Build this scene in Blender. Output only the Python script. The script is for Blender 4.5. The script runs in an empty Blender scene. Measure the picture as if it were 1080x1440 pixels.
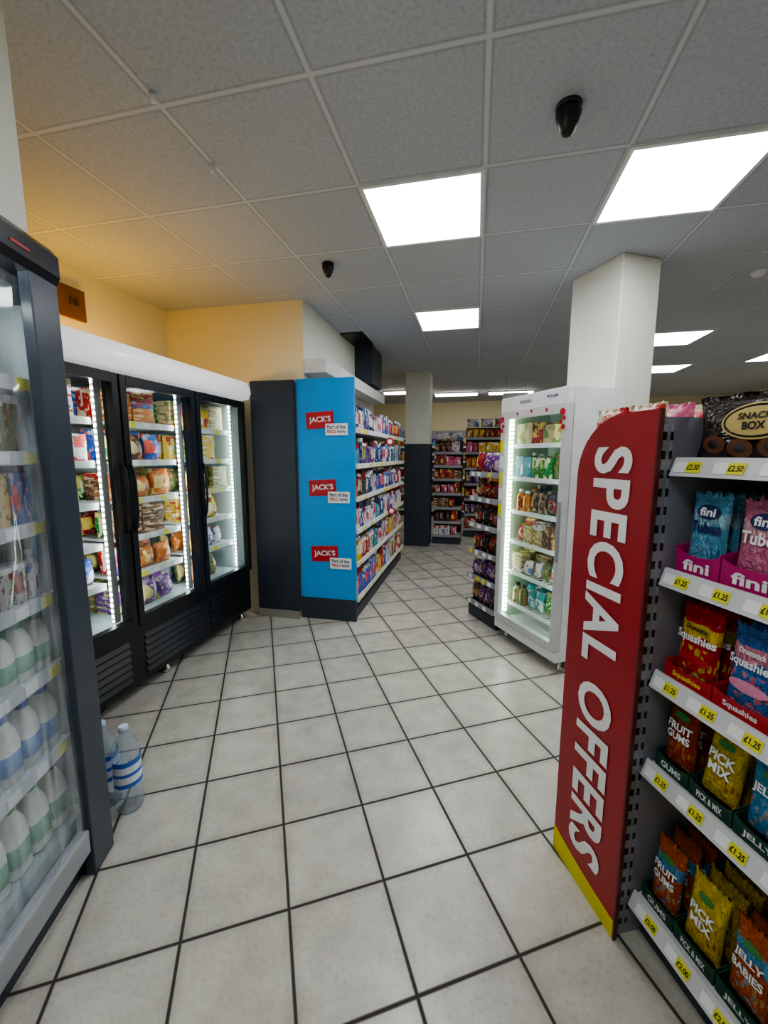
import bpy, bmesh, math, random
from mathutils import Vector, Matrix
rng = random.Random(7)
SC = bpy.context.scene
COL = SC.collection
try:
    SC.view_settings.view_transform = 'AgX'; SC.view_settings.look = 'AgX - Medium High Contrast'
except Exception: pass
# ------------------------------------------------------------------ materials
def nt(name):
    m = bpy.data.materials.new(name); m.use_nodes = True
    t = m.node_tree; return m, t.nodes, t.links, t.nodes['Principled BSDF']
_mc = {}
def mat(name, c, rough=.5, metal=0, em=0, emc=None, var=.06, coat=0):
    if name in _mc: return _mc[name]
    m, N, L, P = nt(name)
    P.inputs['Roughness'].default_value = rough
    P.inputs['Metallic'].default_value = metal
    P.inputs['Coat Weight'].default_value = coat
    if em:
        P.inputs['Base Color'].default_value = (*c, 1)
        P.inputs['Emission Color'].default_value = (*(emc or c), 1)
        P.inputs['Emission Strength'].default_value = em
    else:
        tc = N.new('ShaderNodeTexCoord'); n = N.new('ShaderNodeTexNoise'); n.inputs['Scale'].default_value = 7
        L.new(tc.outputs['Object'], n.inputs['Vector'])
        r = N.new('ShaderNodeValToRGB')
        r.color_ramp.elements[0].position = .3; r.color_ramp.elements[1].position = .7
        r.color_ramp.elements[0].color = (*[x*(1-var) for x in c], 1)
        r.color_ramp.elements[1].color = (*[min(1, x*(1+var)) for x in c], 1)
        L.new(n.outputs['Fac'], r.inputs['Fac']); L.new(r.outputs['Color'], P.inputs['Base Color'])
    _mc[name] = m; return m
def packmat(name, c1, c2, c3, rough=.27, crumple=0):
    k = 'pk_'+name
    if k in _mc: return _mc[k]
    m, N, L, P = nt(k)
    P.inputs['Roughness'].default_value = .2 if crumple else rough
    tc = N.new('ShaderNodeTexCoord'); s = N.new('ShaderNodeSeparateXYZ'); L.new(tc.outputs['Generated'], s.inputs[0])
    oi = N.new('ShaderNodeObjectInfo')
    r = N.new('ShaderNodeValToRGB'); r.color_ramp.interpolation = 'CONSTANT'
    e = r.color_ramp.elements
    if crumple:
        e[0].position = 0; e[0].color = (*c2, 1)
        e[1].position = .05; e[1].color = (*c1, 1)
        for p, c in ((.58, c3), (.74, c1)):
            q = e.new(p); q.color = (*c, 1)
        wob = N.new('ShaderNodeTexNoise'); wob.inputs['Scale'].default_value = 2.2; L.new(tc.outputs['Generated'], wob.inputs['Vector'])
        wa = N.new('ShaderNodeMath'); wa.operation = 'MULTIPLY_ADD'; wa.inputs[1].default_value = .25; L.new(wob.outputs['Fac'], wa.inputs[0])
        wb_ = N.new('ShaderNodeMath'); wb_.operation = 'SUBTRACT'; wb_.inputs[1].default_value = .125; L.new(s.outputs['Z'], wb_.inputs[0]); L.new(wb_.outputs[0], wa.inputs[2])
        L.new(wa.outputs[0], r.inputs['Fac'])
        v = N.new('ShaderNodeTexVoronoi'); v.inputs['Scale'].default_value = 6; L.new(tc.outputs['Generated'], v.inputs['Vector'])
        a = N.new('ShaderNodeMath'); a.operation = 'LESS_THAN'; a.inputs[1].default_value = .40; L.new(v.outputs['Distance'], a.inputs[0])
        b = N.new('ShaderNodeMath'); b.operation = 'COMPARE'; b.inputs[1].default_value = .28; b.inputs[2].default_value = .2; L.new(s.outputs['Z'], b.inputs[0])
        d = N.new('ShaderNodeMath'); d.operation = 'MULTIPLY'; L.new(a.outputs[0], d.inputs[0]); L.new(b.outputs[0], d.inputs[1])
        fac = d.outputs[0]; vc = v.outputs['Color']
    else:
        # irregular printed colour blocks, shifted per pack
        e[0].position = 0; e[0].color = (*c1, 1)
        e[1].position = .56; e[1].color = (*c3, 1)
        for p, c in ((.68, c1), (.82, c2)):
            q = e.new(p); q.color = (*c, 1)
        v = N.new('ShaderNodeTexVoronoi'); v.voronoi_dimensions = '4D'; v.distance = 'CHEBYCHEV'; v.inputs['Scale'].default_value = 2.3; L.new(tc.outputs['Generated'], v.inputs['Vector']); L.new(oi.outputs['Random'], v.inputs['W'])
        sp = N.new('ShaderNodeSeparateColor'); L.new(v.outputs['Color'], sp.inputs[0]); L.new(sp.outputs[0], r.inputs['Fac'])
        n2 = N.new('ShaderNodeTexNoise'); n2.noise_dimensions = '4D'; n2.inputs['Scale'].default_value = 7; n2.inputs['Detail'].default_value = 3; L.new(tc.outputs['Generated'], n2.inputs['Vector']); L.new(oi.outputs['Random'], n2.inputs['W'])
        a = N.new('ShaderNodeMath'); a.operation = 'GREATER_THAN'; a.inputs[1].default_value = .6; L.new(n2.outputs['Fac'], a.inputs[0]); fac = a.outputs[0]; vc = n2.outputs['Fac']
    mx = N.new('ShaderNodeMix'); mx.data_type = 'RGBA'; L.new(fac, mx.inputs[0]); L.new(r.outputs['Color'], mx.inputs[6])
    hs = N.new('ShaderNodeMix'); hs.data_type = 'RGBA'; L.new(vc, hs.inputs[0]); hs.inputs[6].default_value = (*c2, 1); hs.inputs[7].default_value = (*c3, 1)
    L.new(hs.outputs[2], mx.inputs[7])
    L.new(mx.outputs[2], P.inputs['Base Color'])
    bn = N.new('ShaderNodeTexNoise'); bn.inputs['Scale'].default_value = 8; bn.inputs['Detail'].default_value = 3; bn.inputs['Distortion'].default_value = 2; L.new(tc.outputs['Generated'], bn.inputs['Vector'])
    bp = N.new('ShaderNodeBump'); bp.inputs['Strength'].default_value = 1 if crumple else .25; bp.inputs['Distance'].default_value = .02 if crumple else .008; L.new(bn.outputs['Fac'], bp.inputs['Height']); L.new(bp.outputs[0], P.inputs['Normal'])
    _mc[k] = m; return m
def glassmat(name, tint=(.95, .98, .98), refl=.25, milk=0, base=.03, stretch=1):
    m = bpy.data.materials.new(name); m.use_nodes = True; N = m.node_tree.nodes; L = m.node_tree.links
    for n in list(N): N.remove(n)
    o = N.new('ShaderNodeOutputMaterial'); t = N.new('ShaderNodeBsdfTransparent'); t.inputs[0].default_value = (*tint, 1)
    g = N.new('ShaderNodeBsdfGlossy'); g.inputs['Roughness'].default_value = .04
    fr = N.new('ShaderNodeLayerWeight'); fr.inputs[0].default_value = .5
    pw = N.new('ShaderNodeMath'); pw.operation = 'POWER'; pw.inputs[1].default_value = 4; L.new(fr.outputs['Facing'], pw.inputs[0])
    sc = N.new('ShaderNodeMath'); sc.operation = 'MULTIPLY_ADD'; sc.inputs[1].default_value = refl; sc.inputs[2].default_value = base; L.new(pw.outputs[0], sc.inputs[0]); sc.use_clamp = True
    x = N.new('ShaderNodeMixShader'); L.new(sc.outputs[0], x.inputs[0]); L.new(t.outputs[0], x.inputs[1]); L.new(g.outputs[0], x.inputs[2])
    last = x
    if milk:
        d = N.new('ShaderNodeBsdfDiffuse'); d.inputs[0].default_value = (.8, .88, .95, 1)
        y = N.new('ShaderNodeMixShader')
        tc = N.new('ShaderNodeTexCoord'); mp = N.new('ShaderNodeMapping'); mp.inputs['Scale'].default_value = (stretch, 1, 1); L.new(tc.outputs['Object'], mp.inputs['Vector'])
        nz = N.new('ShaderNodeTexNoise'); nz.inputs['Scale'].default_value = 5; nz.inputs['Detail'].default_value = 3; L.new(mp.outputs[0], nz.inputs['Vector'])
        mr = N.new('ShaderNodeMapRange'); mr.inputs[1].default_value = .35; mr.inputs[2].default_value = .75; mr.inputs[3].default_value = milk*.3; mr.inputs[4].default_value = milk*2.4; L.new(nz.outputs['Fac'], mr.inputs[0])
        L.new(mr.outputs[0], y.inputs[0]); L.new(x.outputs[0], y.inputs[1]); L.new(d.outputs[0], y.inputs[2]); last = y
    L.new(last.outputs[0], o.inputs[0]); return m
def gridmat(name, rot, off, size, halfw, tile, tile2, line, rough, scale_noise, bump=.2, spec=.5, edge_dark=0):
    m, N, L, P = nt(name)
    tc = N.new('ShaderNodeTexCoord'); mp = N.new('ShaderNodeMapping'); mp.inputs['Rotation'].default_value = (0, 0, rot); mp.inputs['Location'].default_value = (-off[0], -off[1], 0)
    L.new(tc.outputs['Object'], mp.inputs['Vector']); s = N.new('ShaderNodeSeparateXYZ'); L.new(mp.outputs[0], s.inputs[0])
    pp = []
    for a in 'XY':
        p = N.new('ShaderNodeMath'); p.operation = 'PINGPONG'; p.inputs[1].default_value = size/2; L.new(s.outputs[a], p.inputs[0]); pp.append(p)
    mn = N.new('ShaderNodeMath'); mn.operation = 'MINIMUM'; L.new(pp[0].outputs[0], mn.inputs[0]); L.new(pp[1].outputs[0], mn.inputs[1])
    lt = N.new('ShaderNodeMapRange'); lt.inputs[1].default_value = halfw*.6; lt.inputs[2].default_value = halfw*1.4; L.new(mn.outputs[0], lt.inputs[0])
    fl = N.new('ShaderNodeVectorMath'); fl.operation = 'SCALE'; fl.inputs['Scale'].default_value = 1/size; L.new(mp.outputs[0], fl.inputs[0])
    ff = N.new('ShaderNodeVectorMath'); ff.operation = 'FLOOR'; L.new(fl.outputs[0], ff.inputs[0])
    wn = N.new('ShaderNodeTexWhiteNoise'); wn.noise_dimensions = '2D'; L.new(ff.outputs[0], wn.inputs['Vector'])
    nz = N.new('ShaderNodeTexNoise'); nz.inputs['Scale'].default_value = scale_noise; nz.inputs['Detail'].default_value = 6; L.new(tc.outputs['Object'], nz.inputs['Vector'])
    mixf = N.new('ShaderNodeMath'); mixf.operation = 'MULTIPLY_ADD'; mixf.inputs[1].default_value = .35; L.new(wn.outputs['Value'], mixf.inputs[0]); 
    sub = N.new('ShaderNodeMath'); sub.operation = 'MULTIPLY_ADD'; sub.inputs[1].default_value = 1.6; sub.inputs[2].default_value = -.5; L.new(nz.outputs['Fac'], sub.inputs[0]); L.new(sub.outputs[0], mixf.inputs[2])
    c = N.new('ShaderNodeMix'); c.data_type = 'RGBA'; c.inputs[6].default_value = (*tile, 1); c.inputs[7].default_value = (*tile2, 1); L.new(mixf.outputs[0], c.inputs[0])
    src = c.outputs[2]
    if edge_dark:
        em = N.new('ShaderNodeMapRange'); em.inputs[1].default_value = halfw; em.inputs[2].default_value = halfw+(.03 if edge_dark < .3 else .012); em.inputs[3].default_value = 1-edge_dark; em.inputs[4].default_value = 1; L.new(mn.outputs[0], em.inputs[0])  # tile colour darkens close to the lines
        sn = N.new('ShaderNodeTexNoise'); sn.inputs['Scale'].default_value = 70; sn.inputs['Detail'].default_value = 3; L.new(tc.outputs['Object'], sn.inputs['Vector'])
        sm = N.new('ShaderNodeMapRange'); sm.inputs[1].default_value = .3; sm.inputs[2].default_value = .5; sm.inputs[3].default_value = .86; sm.inputs[4].default_value = 1; L.new(sn.outputs['Fac'], sm.inputs[0])
        mu = N.new('ShaderNodeMath'); mu.operation = 'MULTIPLY'; L.new(em.outputs[0], mu.inputs[0]); L.new(sm.outputs[0], mu.inputs[1])
        vs = N.new('ShaderNodeVectorMath'); vs.operation = 'SCALE'; L.new(src, vs.inputs[0]); L.new(mu.outputs[0], vs.inputs['Scale']); src = vs.outputs[0]
    c2 = N.new('ShaderNodeMix'); c2.data_type = 'RGBA'; c2.inputs[6].default_value = (*line, 1); L.new(lt.outputs[0], c2.inputs[0]); L.new(src, c2.inputs[7])
    L.new(c2.outputs[2], P.inputs['Base Color'])
    rr = N.new('ShaderNodeMapRange'); rr.inputs[3].default_value = .85; rr.inputs[4].default_value = rough; L.new(lt.outputs[0], rr.inputs[0]); L.new(rr.outputs[0], P.inputs['Roughness'])
    bp = N.new('ShaderNodeBump'); bp.inputs['Strength'].default_value = bump; bp.inputs['Distance'].default_value = .004
    hh = N.new('ShaderNodeMath'); hh.operation = 'MULTIPLY_ADD'; hh.inputs[1].default_value = .25; L.new(nz.outputs['Fac'], hh.inputs[0]); L.new(lt.outputs[0], hh.inputs[2])
    L.new(hh.outputs[0], bp.inputs['Height']); L.new(bp.outputs[0], P.inputs['Normal'])
    P.inputs['Specular IOR Level'].default_value = spec
    return m
def stripmat(name, base, spot, period, duty, em=0):
    m, N, L, P = nt(name); P.inputs['Roughness'].default_value = .35
    tc = N.new('ShaderNodeTexCoord'); s = N.new('ShaderNodeSeparateXYZ'); L.new(tc.outputs['Object'], s.inputs[0])
    p = N.new('ShaderNodeMath'); p.operation = 'PINGPONG'; p.inputs[1].default_value = period/2; L.new(s.outputs['Z'], p.inputs[0])
    g = N.new('ShaderNodeMath'); g.operation = 'LESS_THAN'; g.inputs[1].default_value = period/2*duty; L.new(p.outputs[0], g.inputs[0])
    c = N.new('ShaderNodeMix'); c.data_type = 'RGBA'; c.inputs[6].default_value = (*base, 1); c.inputs[7].default_value = (*spot, 1); L.new(g.outputs[0], c.inputs[0]); L.new(c.outputs[2], P.inputs['Base Color'])
    if em:
        e = N.new('ShaderNodeMath'); e.operation = 'MULTIPLY_ADD'; e.inputs[1].default_value = em; e.inputs[2].default_value = em*.04; L.new(g.outputs[0], e.inputs[0]); L.new(e.outputs[0], P.inputs['Emission Strength']); P.inputs['Emission Color'].default_value = (*spot, 1)
    return m
WHITE = mat('white_metal', (.76, .77, .78), .35)
GREYM = mat('grey_metal', (.33, .34, .37), .4)
BLACK = mat('black_plastic', (.012, .013, .016), .3)
SLATE = mat('slate_panel', (.035, .045, .065), .45)
LINER = mat('liner_white', (.42, .49, .51), .4)
SHELFW = mat('shelf_white', (.6, .64, .65), .4)
CREAM = mat('cream_paint', (.80, .72, .50), .7, var=.02)
COLW = mat('column_paint', (.77, .78, .70), .6, var=.02)
YELT = mat('tag_yellow', (.85, .8, .05), .5)
REDS = mat('sign_red', (.38, .016, .026), .4)
YELB = mat('sign_yellow', (.72, .64, .02), .45)
TXW = mat('text_white', (.92, .92, .92), .5)
TXK = mat('text_black', (.02, .02, .02), .5)
NAVY = mat('navy', (.02, .03, .15), .4)
BLUE = mat('panel_blue', (.03, .33, .78), .4, var=.02)
JRED = mat('plate_red', (.5, .02, .03), .4)
LED = stripmat('led_dots', (.5, .55, .55), (.93, 1, .95), .034, .5, 30)
LEDC = stripmat('cabinet_led', (.7, .8, .7), (.84, 1, .80), .034, .7, 14)
LAMPD = mat('dairy_lamp', (1, 1, 1), em=16, emc=(.93, 1, .97))
PANEL = mat('panel_glow', (1, 1, 1), em=16.5, emc=(.94, .97, 1))
HEADER = mat('header_glow', (.9, .9, .92), em=.5, rough=.2, emc=(.95, .97, 1))
WARM = mat('warm_tube', (1, .6, .1), em=52, emc=(1, .55, .06))
CHROME = mat('chrome', (.7, .7, .72), .2, 1)
GLASS = glassmat('door_glass')
VINYL = glassmat('vinyl_strip', (.93, .96, .99), .6, .12, .09, 7)
PET = glassmat('pet_plastic', (.88, .94, 1), .5, .2, .08)
WRAP = glassmat('shrink_wrap', (.95, .97, 1), .5, .05, .08)
WOOD = mat('wood', (.14, .06, .02), .6, var=.3)
# ------------------------------------------------------------------ mesh helpers
class MB:
    def __init__(s): s.bm = bmesh.new(); s.m = []
    def mi(s, m):
        if m not in s.m: s.m.append(m)
        return s.m.index(m)
    def box(s, x0, x1, y0, y1, z0, z1, m, bev=0):
        i = s.mi(m)
        v = [s.bm.verts.new(p) for p in ((x0,y0,z0),(x1,y0,z0),(x1,y1,z0),(x0,y1,z0),(x0,y0,z1),(x1,y0,z1),(x1,y1,z1),(x0,y1,z1))]
        fs = [s.bm.faces.new([v[k] for k in q]) for q in ((3,2,1,0),(4,5,6,7),(0,1,5,4),(1,2,6,5),(2,3,7,6),(3,0,4,7))]
        for f in fs: f.material_index = i
        if bev:
            r = bmesh.ops.bevel(s.bm, geom=list({e for f in fs for e in f.edges}), offset=bev, segments=2, affect='EDGES', profile=.5)
            for f in r['faces']: f.material_index = i
        return s
    def prism(s, pts, vec, m, smooth=False):
        i = s.mi(m); vec = Vector(vec)
        a = [s.bm.verts.new(p) for p in pts]; b = [s.bm.verts.new(Vector(p)+vec) for p in pts]
        n = len(pts)
        fs = [s.bm.faces.new(a[::-1]), s.bm.faces.new(b)]
        for k in range(n):
            f = s.bm.faces.new((a[k], a[(k+1) % n], b[(k+1) % n], b[k])); f.smooth = smooth; fs.append(f)
        for f in fs: f.material_index = i
        return s
    def lathe(s, prof, c, m, seg=16, sq=0, sx=1, sy=1):
        i = s.mi(m) if not isinstance(m, list) else None
        rings = []
        for r, z in prof:
            ring = []
            for k in range(seg):
                a = 2*math.pi*(k+.5)/seg; ca, sa = math.cos(a), math.sin(a)
                if sq:
                    p = 2+sq; q = (abs(ca)**p+abs(sa)**p)**(-1/p)
                else: q = 1
                ring.append(s.bm.verts.new((c[0]+r*ca*q*sx, c[1]+r*sa*q*sy, c[2]+z)))
            rings.append(ring)
        for j in range(len(rings)-1):
            for k in range(seg):
                f = s.bm.faces.new((rings[j][k], rings[j][(k+1) % seg], rings[j+1][(k+1) % seg], rings[j+1][k])); f.smooth = True
                f.material_index = i if i is not None else s.mi(m[j])
        f = s.bm.faces.new(rings[0][::-1]); f.material_index = i if i is not None else s.mi(m[0])
        f = s.bm.faces.new(rings[-1]); f.material_index = i if i is not None else s.mi(m[-1])
        return s
    def tube(s, pts, r, m, seg=8):
        i = s.mi(m); pts = [Vector(p) for p in pts]; rings = []
        for k, p in enumerate(pts):
            d = (pts[min(k+1, len(pts)-1)]-pts[max(k-1, 0)]).normalized()
            up = Vector((0, 0, 1)) if abs(d.z) < .9 else Vector((1, 0, 0))
            a = d.cross(up).normalized(); b = d.cross(a).normalized()
            rings.append([s.bm.verts.new(p+a*r*math.cos(2*math.pi*q/seg)+b*r*math.sin(2*math.pi*q/seg)) for q in range(seg)])
        for j in range(len(rings)-1):
            for k in range(seg):
                f = s.bm.faces.new((rings[j][k], rings[j][(k+1) % seg], rings[j+1][(k+1) % seg], rings[j+1][k])); f.smooth = True; f.material_index = i
        for q in (rings[0][::-1], rings[-1]):
            f = s.bm.faces.new(q); f.material_index = i
        return s
    def mesh(s, name):
        bmesh.ops.recalc_face_normals(s.bm, faces=s.bm.faces)
        me = bpy.data.meshes.new(name); s.bm.to_mesh(me); s.bm.free()
        for m in s.m: me.materials.append(m)
        return me
def B(*a, **k): return MB().box(*a, **k)
class Fr:
    def __init__(s, x, y, deg): s.x, s.y, s.a = x, y, math.radians(deg)
    def w(s, x, y, z=0):
        c, n = math.cos(s.a), math.sin(s.a); return Vector((s.x+c*x-n*y, s.y+n*x+c*y, z))
def tag(o, label=None, cat=None, group=None, kind=None):
    if label: o['label'] = label
    if cat: o['category'] = cat
    if group: o['group'] = group
    if kind: o['kind'] = kind
    return o
def thing(name, fr, loc, label, cat, group=None):
    o = bpy.data.objects.new(name, None); o.empty_display_size = .1; COL.objects.link(o)
    o.location = fr.w(*loc); o.rotation_euler = (0, 0, fr.a); return tag(o, label, cat, group)
def part(parent, name, me, label=None, loc=(0, 0, 0)):
    if isinstance(me, MB): me = me.mesh(name)
    o = bpy.data.objects.new(name, me); COL.objects.link(o); o.parent = parent; o.location = loc
    if label: o['label'] = label
    return o
def solo(name, fr, loc, me, label, cat, group=None, rz=0):
    if isinstance(me, MB): me = me.mesh(name)
    o = bpy.data.objects.new(name, me); COL.objects.link(o)
    o.location = fr.w(*loc); o.rotation_euler = (0, 0, fr.a+rz); return tag(o, label, cat, group)
def structure(name, fr, mb):
    o = bpy.data.objects.new(name, mb.mesh(name)); COL.objects.link(o); o.location = fr.w(0, 0, 0); o.rotation_euler = (0, 0, fr.a); o['kind'] = 'structure'; return o
_tc = {}
def textmesh(s, w, h, m, bold=.02, mode='front', surf=None, shear=0, space=1):
    key = (s, w, h, m.name, bold, mode, shear)
    if surf is None and key in _tc: return _tc[key]
    cu = bpy.data.curves.new('t', 'FONT'); cu.body = s; cu.size = 1; cu.offset = bold; cu.shear = shear; cu.resolution_u = 4; cu.space_character = space
    ob = bpy.data.objects.new('t', cu); COL.objects.link(ob)
    dg = bpy.context.evaluated_depsgraph_get(); dg.update()
    me = bpy.data.meshes.new_from_object(ob.evaluated_get(dg))
    bpy.data.objects.remove(ob); bpy.data.curves.remove(cu)
    xs = [v.co.x for v in me.vertices]; ys = [v.co.y for v in me.vertices]
    x0, x1, y0, y1 = min(xs), max(xs), min(ys), max(ys)
    for v in me.vertices:
        x = ((v.co.x-x0)/(x1-x0)-.5)*w; y = ((v.co.y-y0)/(y1-y0)-.5)*h
        if mode == 'front': v.co = (x, 0, y)
        elif mode == 'down': v.co = (y, 0, -x)
        if surf: v.co.y = surf(v.co.x, v.co.z)
    me.materials.clear(); me.materials.append(m)
    for p in me.polygons: p.material_index = 0
    me.name = 'lettering'
    if surf is None: _tc[key] = me
    return me
# ------------------------------------------------------------------ frames (metres)
R = Fr(0, 0, -12.6)          # store frame (ceiling grid)
FZ = Fr(-1.209, 3.647, 77.4) # freezer
DF = Fr(-1.05, 1.40, 96)     # dairy cabinet
G = Fr(.787, 1.10, -79.3)    # sweets gondola
F = Fr(.916, 3.266, -70)     # upright fridge
CL = Fr(1.55, 2.845, 16.6)   # column
# ------------------------------------------------------------------ room
H = 2.80
FLOORM = gridmat('floor_tiles', math.radians(-29.2), (.03, 1.21), .33, .0052, (.46, .44, .385), (.66, .64, .565), (.05, .042, .032), .27, 9, .35, edge_dark=.16)
CEILM = gridmat('ceiling_tiles', 0, (0, 2.11), .6, .010, (.43, .455, .51), (.54, .565, .62), (.60, .62, .66), .8, 60, .15, .2, edge_dark=.35)  # darker tile edges paint in the shadow beside the pale grid bars
structure('floor', R, B(-2.81, 5.5, -2, 10.5, -.1, 0, FLOORM))
structure('ceiling', R, B(-2.81, 5.5, -2, 10.5, H, H+.1, CEILM))
structure('wall_left', R, B(-2.91, -2.81, -2, 10.5, 0, H, CREAM))
structure('wall_right', R, B(5.5, 5.6, -2, 10.5, 0, H, CREAM))
structure('wall_far', R, B(-2.81, 5.5, 10.5, 10.6, 0, H, CREAM))
structure('wall_near', R, B(-2.81, 5.5, -2.1, -2, 0, H, CREAM))
structure('wall_partition', R, B(-2.81, -1.475, 3.42, 5.9, 0, H, CREAM))
structure('trim_1', R, B(-1.475, -1.472, 3.42, 5.9, 0, H, COLW))
structure('wall_bulkhead', DF, B(-1.9, -.06, .03, .68, 2.16, H, COLW))
structure('baseboard_partition', R, B(-1.96, -1.545, 3.345, 3.36, 0, .07, mat('skirting', (.32, .31, .28), .6)))
structure('wall_column', CL, B(0, .32, 0, .46, 0, H, COLW, bev=.008))
ff = thing('pillar', R, (-1.14, 6.62, 0), 'square cream pillar with dark slate lower cladding', 'pillar')
part(ff, 'shaft', B(.012, .398, .012, .398, 0, H, COLW)); part(ff, 'cladding', B(0, .41, 0, .41, 0, 1.68, SLATE), 'dark slate cladding')
solo('end_board', R, (-1.96, 3.36, 0), B(0, .41, 0, .04, .07, 2.14, SLATE), 'dark slate board between freezer and promotional end panel', 'panel')
# ------------------------------------------------------------------ ceiling lights
def lightpanel(u, v, g='square ceiling light panels'):
    t = thing('ceiling_light_panel', R, (u, v, H), 'square white recessed LED light panel in ceiling grid', 'ceiling light', g)
    fr = MB(); 
    for b in ((.0, .6, 0, .02), (.0, .6, .58, .6), (0, .02, .02, .58), (.58, .6, .02, .58)): fr.box(b[0], b[1], b[2], b[3], -.012, 0, WHITE)
    part(t, 'frame', fr); part(t, 'diffuser', B(.02, .58, .02, .58, -.008, 0, PANEL), 'glowing white diffuser')
for u, v in ((-.6, 2.11), (.6, 2.11), (-.6, 3.91), (1.8, 5.11), (3.6, 6.31), (2.4, 6.91), (-.6, -.29), (1.8, .31), (3.6, 2.11)):  # the last panels, out of view, are added for ambient light
    lightpanel(u, v)
BAT = mat('batten_glow', (1, 1, 1), em=14, emc=(1, .97, .88))
for u, v in ((-.9, 8.9), (.2, 8.9), (-1.9, 8.4)):
    t = thing('batten_light', R, (u, v, H), 'long white batten light fixed to ceiling', 'ceiling light', 'batten ceiling lights')
    part(t, 'housing', B(0, .9, 0, .16, -.03, 0, WHITE)); part(t, 'diffuser', B(.02, .88, .01, .15, -.06, -.03, BAT))
def cctv(u, v, s=1):
    t = thing('security_camera', R, (u, v, H), 'small black dome security camera on ceiling', 'security camera', 'ceiling dome cameras')
    part(t, 'base_plate', MB().lathe([(.045*s, -.015*s), (.055*s, -.01*s), (.055*s, 0)], (0, 0, 0), BLACK))
    m = MB(); m.lathe([(.006*s, -.125*s), (.022*s, -.115*s), (.036*s, -.085*s), (.047*s, -.05*s), (.05*s, -.03*s), (.045*s, -.015*s)], (0, 0, 0), BLACK, 20, sx=1.1)
    part(t, 'dome', m)
cctv(.30, 1.84, .85); cctv(-1.03, 2.85, .75); cctv(2.1, 6.5, .8)
solo('smoke_detector', Fr(2.66, 3.11, 0), (0, 0, H), MB().lathe([(.01, -.045), (.03, -.04), (.045, -.02), (.05, 0)], (0, 0, 0), WHITE), 'small round white smoke detector on ceiling', 'smoke detector')
for x, y in ((-.78, 2.05), (-.84, 1.68)):
    solo('ceiling_sensor', Fr(x, y, 0), (0, 0, H), MB().lathe([(.006, -.03), (.012, -.02), (.014, 0)], (0, 0, 0), WHITE), 'tiny white sprinkler nozzle on ceiling grid', 'sprinkler', 'ceiling nozzles')
solo('ceiling_duct', R, (-1.47, 4.95, 2.36), B(0, .22, 0, .5, 0, .44, SLATE), 'dark boxed duct dropping from ceiling beside partition', 'duct')
solo('ceiling_hatch', R, (-1.47, 4.4, H-.012), B(0, .25, 0, .5, 0, .012, BLACK), 'dark open ceiling tile gap near partition', 'ceiling hatch')
solo('wall_shelf_canopy', R, (-1.47, 3.42, 2.2), B(0, .2, 0, 2.3, 0, .12, WHITE, bev=.004), 'long white boxed canopy above household shelving', 'canopy')
solo('hanging_sign', R, (.4, 7.2, 2.42), MB().box(0, .40, 0, .012, 0, .09, WHITE).tube([(.05, .006, .09), (.05, .006, .38)], .003, GREYM).tube([(.35, .006, .09), (.35, .006, .38)], .003, GREYM), 'plain white hanging aisle sign on thin rods', 'sign')
# ------------------------------------------------------------------ unit products
def carton():
    m = MB(); m.mi(WHITE); m.box(-.5, .5, -.5, .5, 0, 1, WHITE, bev=.012); return m.mesh('carton')
def psurf(w, d, h, x, z):
    a = max(0., 1-abs(2*x/w)**2.6); t = z/h
    b = 0 if t < .05 or t > .93 else math.sin(math.pi*min(1, max(0, (t-.05)/.88)))**.5
    return .5*d*(a**.5)*b
def pouch(w=1, d=1, h=1, nx=10, nz=12, wr=0.04):
    m = MB(); i = m.mi(WHITE); bm = m.bm; G2 = {}
    for side in (-1, 1):
        for a in range(nx+1):
            for b in range(nz+1):
                if side == 1 and (a in (0, nx) or b in (0, nz)): G2[side, a, b] = G2[-1, a, b]; continue
                u = a/nx-.5; t = b/nz
                pin = 1-.09*math.sin(math.pi*t)
                y = psurf(w, d, h, u*w, t*h)
                y *= 1+wr*math.sin(9*u+7*t*side)*1.2+.05*math.sin(23*u-11*t)
                G2[side, a, b] = bm.verts.new((u*w*pin, side*y + (0 if 0 < b < nz else d*.05*math.sin(a*2.5)), t*h+(h*.012*math.sin(a*1.7) if b == nz else 0)))
    for side in (-1, 1):
        for a in range(nx):
            for b in range(nz):
                q = [G2[side, a, b], G2[side, a+1, b], G2[side, a+1, b+1], G2[side, a, b+1]]
                if side == 1: q = q[::-1]
                f = bm.faces.new(q); f.smooth = True
    return m.mesh('bag')
CAPW = mat('cap_white', (.8, .8, .8), .4)
def bottle(cap=CAPW):
    m = MB(); P_ = [(.44, 0), (.5, .03), (.5, .6), (.44, .72), (.2, .84), (.19, .88), (.25, .88), (.25, 1)]
    m.mi(WHITE); m.lathe(P_, (0, 0, 0), [WHITE]*5+[cap]*3, 12); return m.mesh('bottle')
def can():
    m = MB(); m.lathe([(.42, 0), (.5, .05), (.5, .93), (.43, 1)], (0, 0, 0), WHITE, 12); return m.mesh('can')
def tub():
    m = MB(); m.mi(WHITE); m.lathe([(.38, 0), (.47, .86), (.52, .87), (.52, 1)], (0, 0, 0), [WHITE, CAPW, CAPW, CAPW], 14, sq=3); return m.mesh('tub')
def jug(capc, lab):
    m = MB(); m.mi(WHITE)
    m.lathe([(.44, 0), (.5, .04), (.5, .16), (.505, .16), (.505, .44), (.5, .44), (.5, .55), (.42, .70), (.26, .82), (.2, .86), (.26, .86), (.26, 1)], (0, 0, 0), [WHITE]*3+[lab]+[WHITE]*5+[capc]*3, 16, sq=2.5)
    m.tube([(.2, 0, .82), (.36, 0, .81), (.46, 0, .72), (.47, 0, .55)], .06, WHITE)
    return m.mesh('jug')
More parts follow.
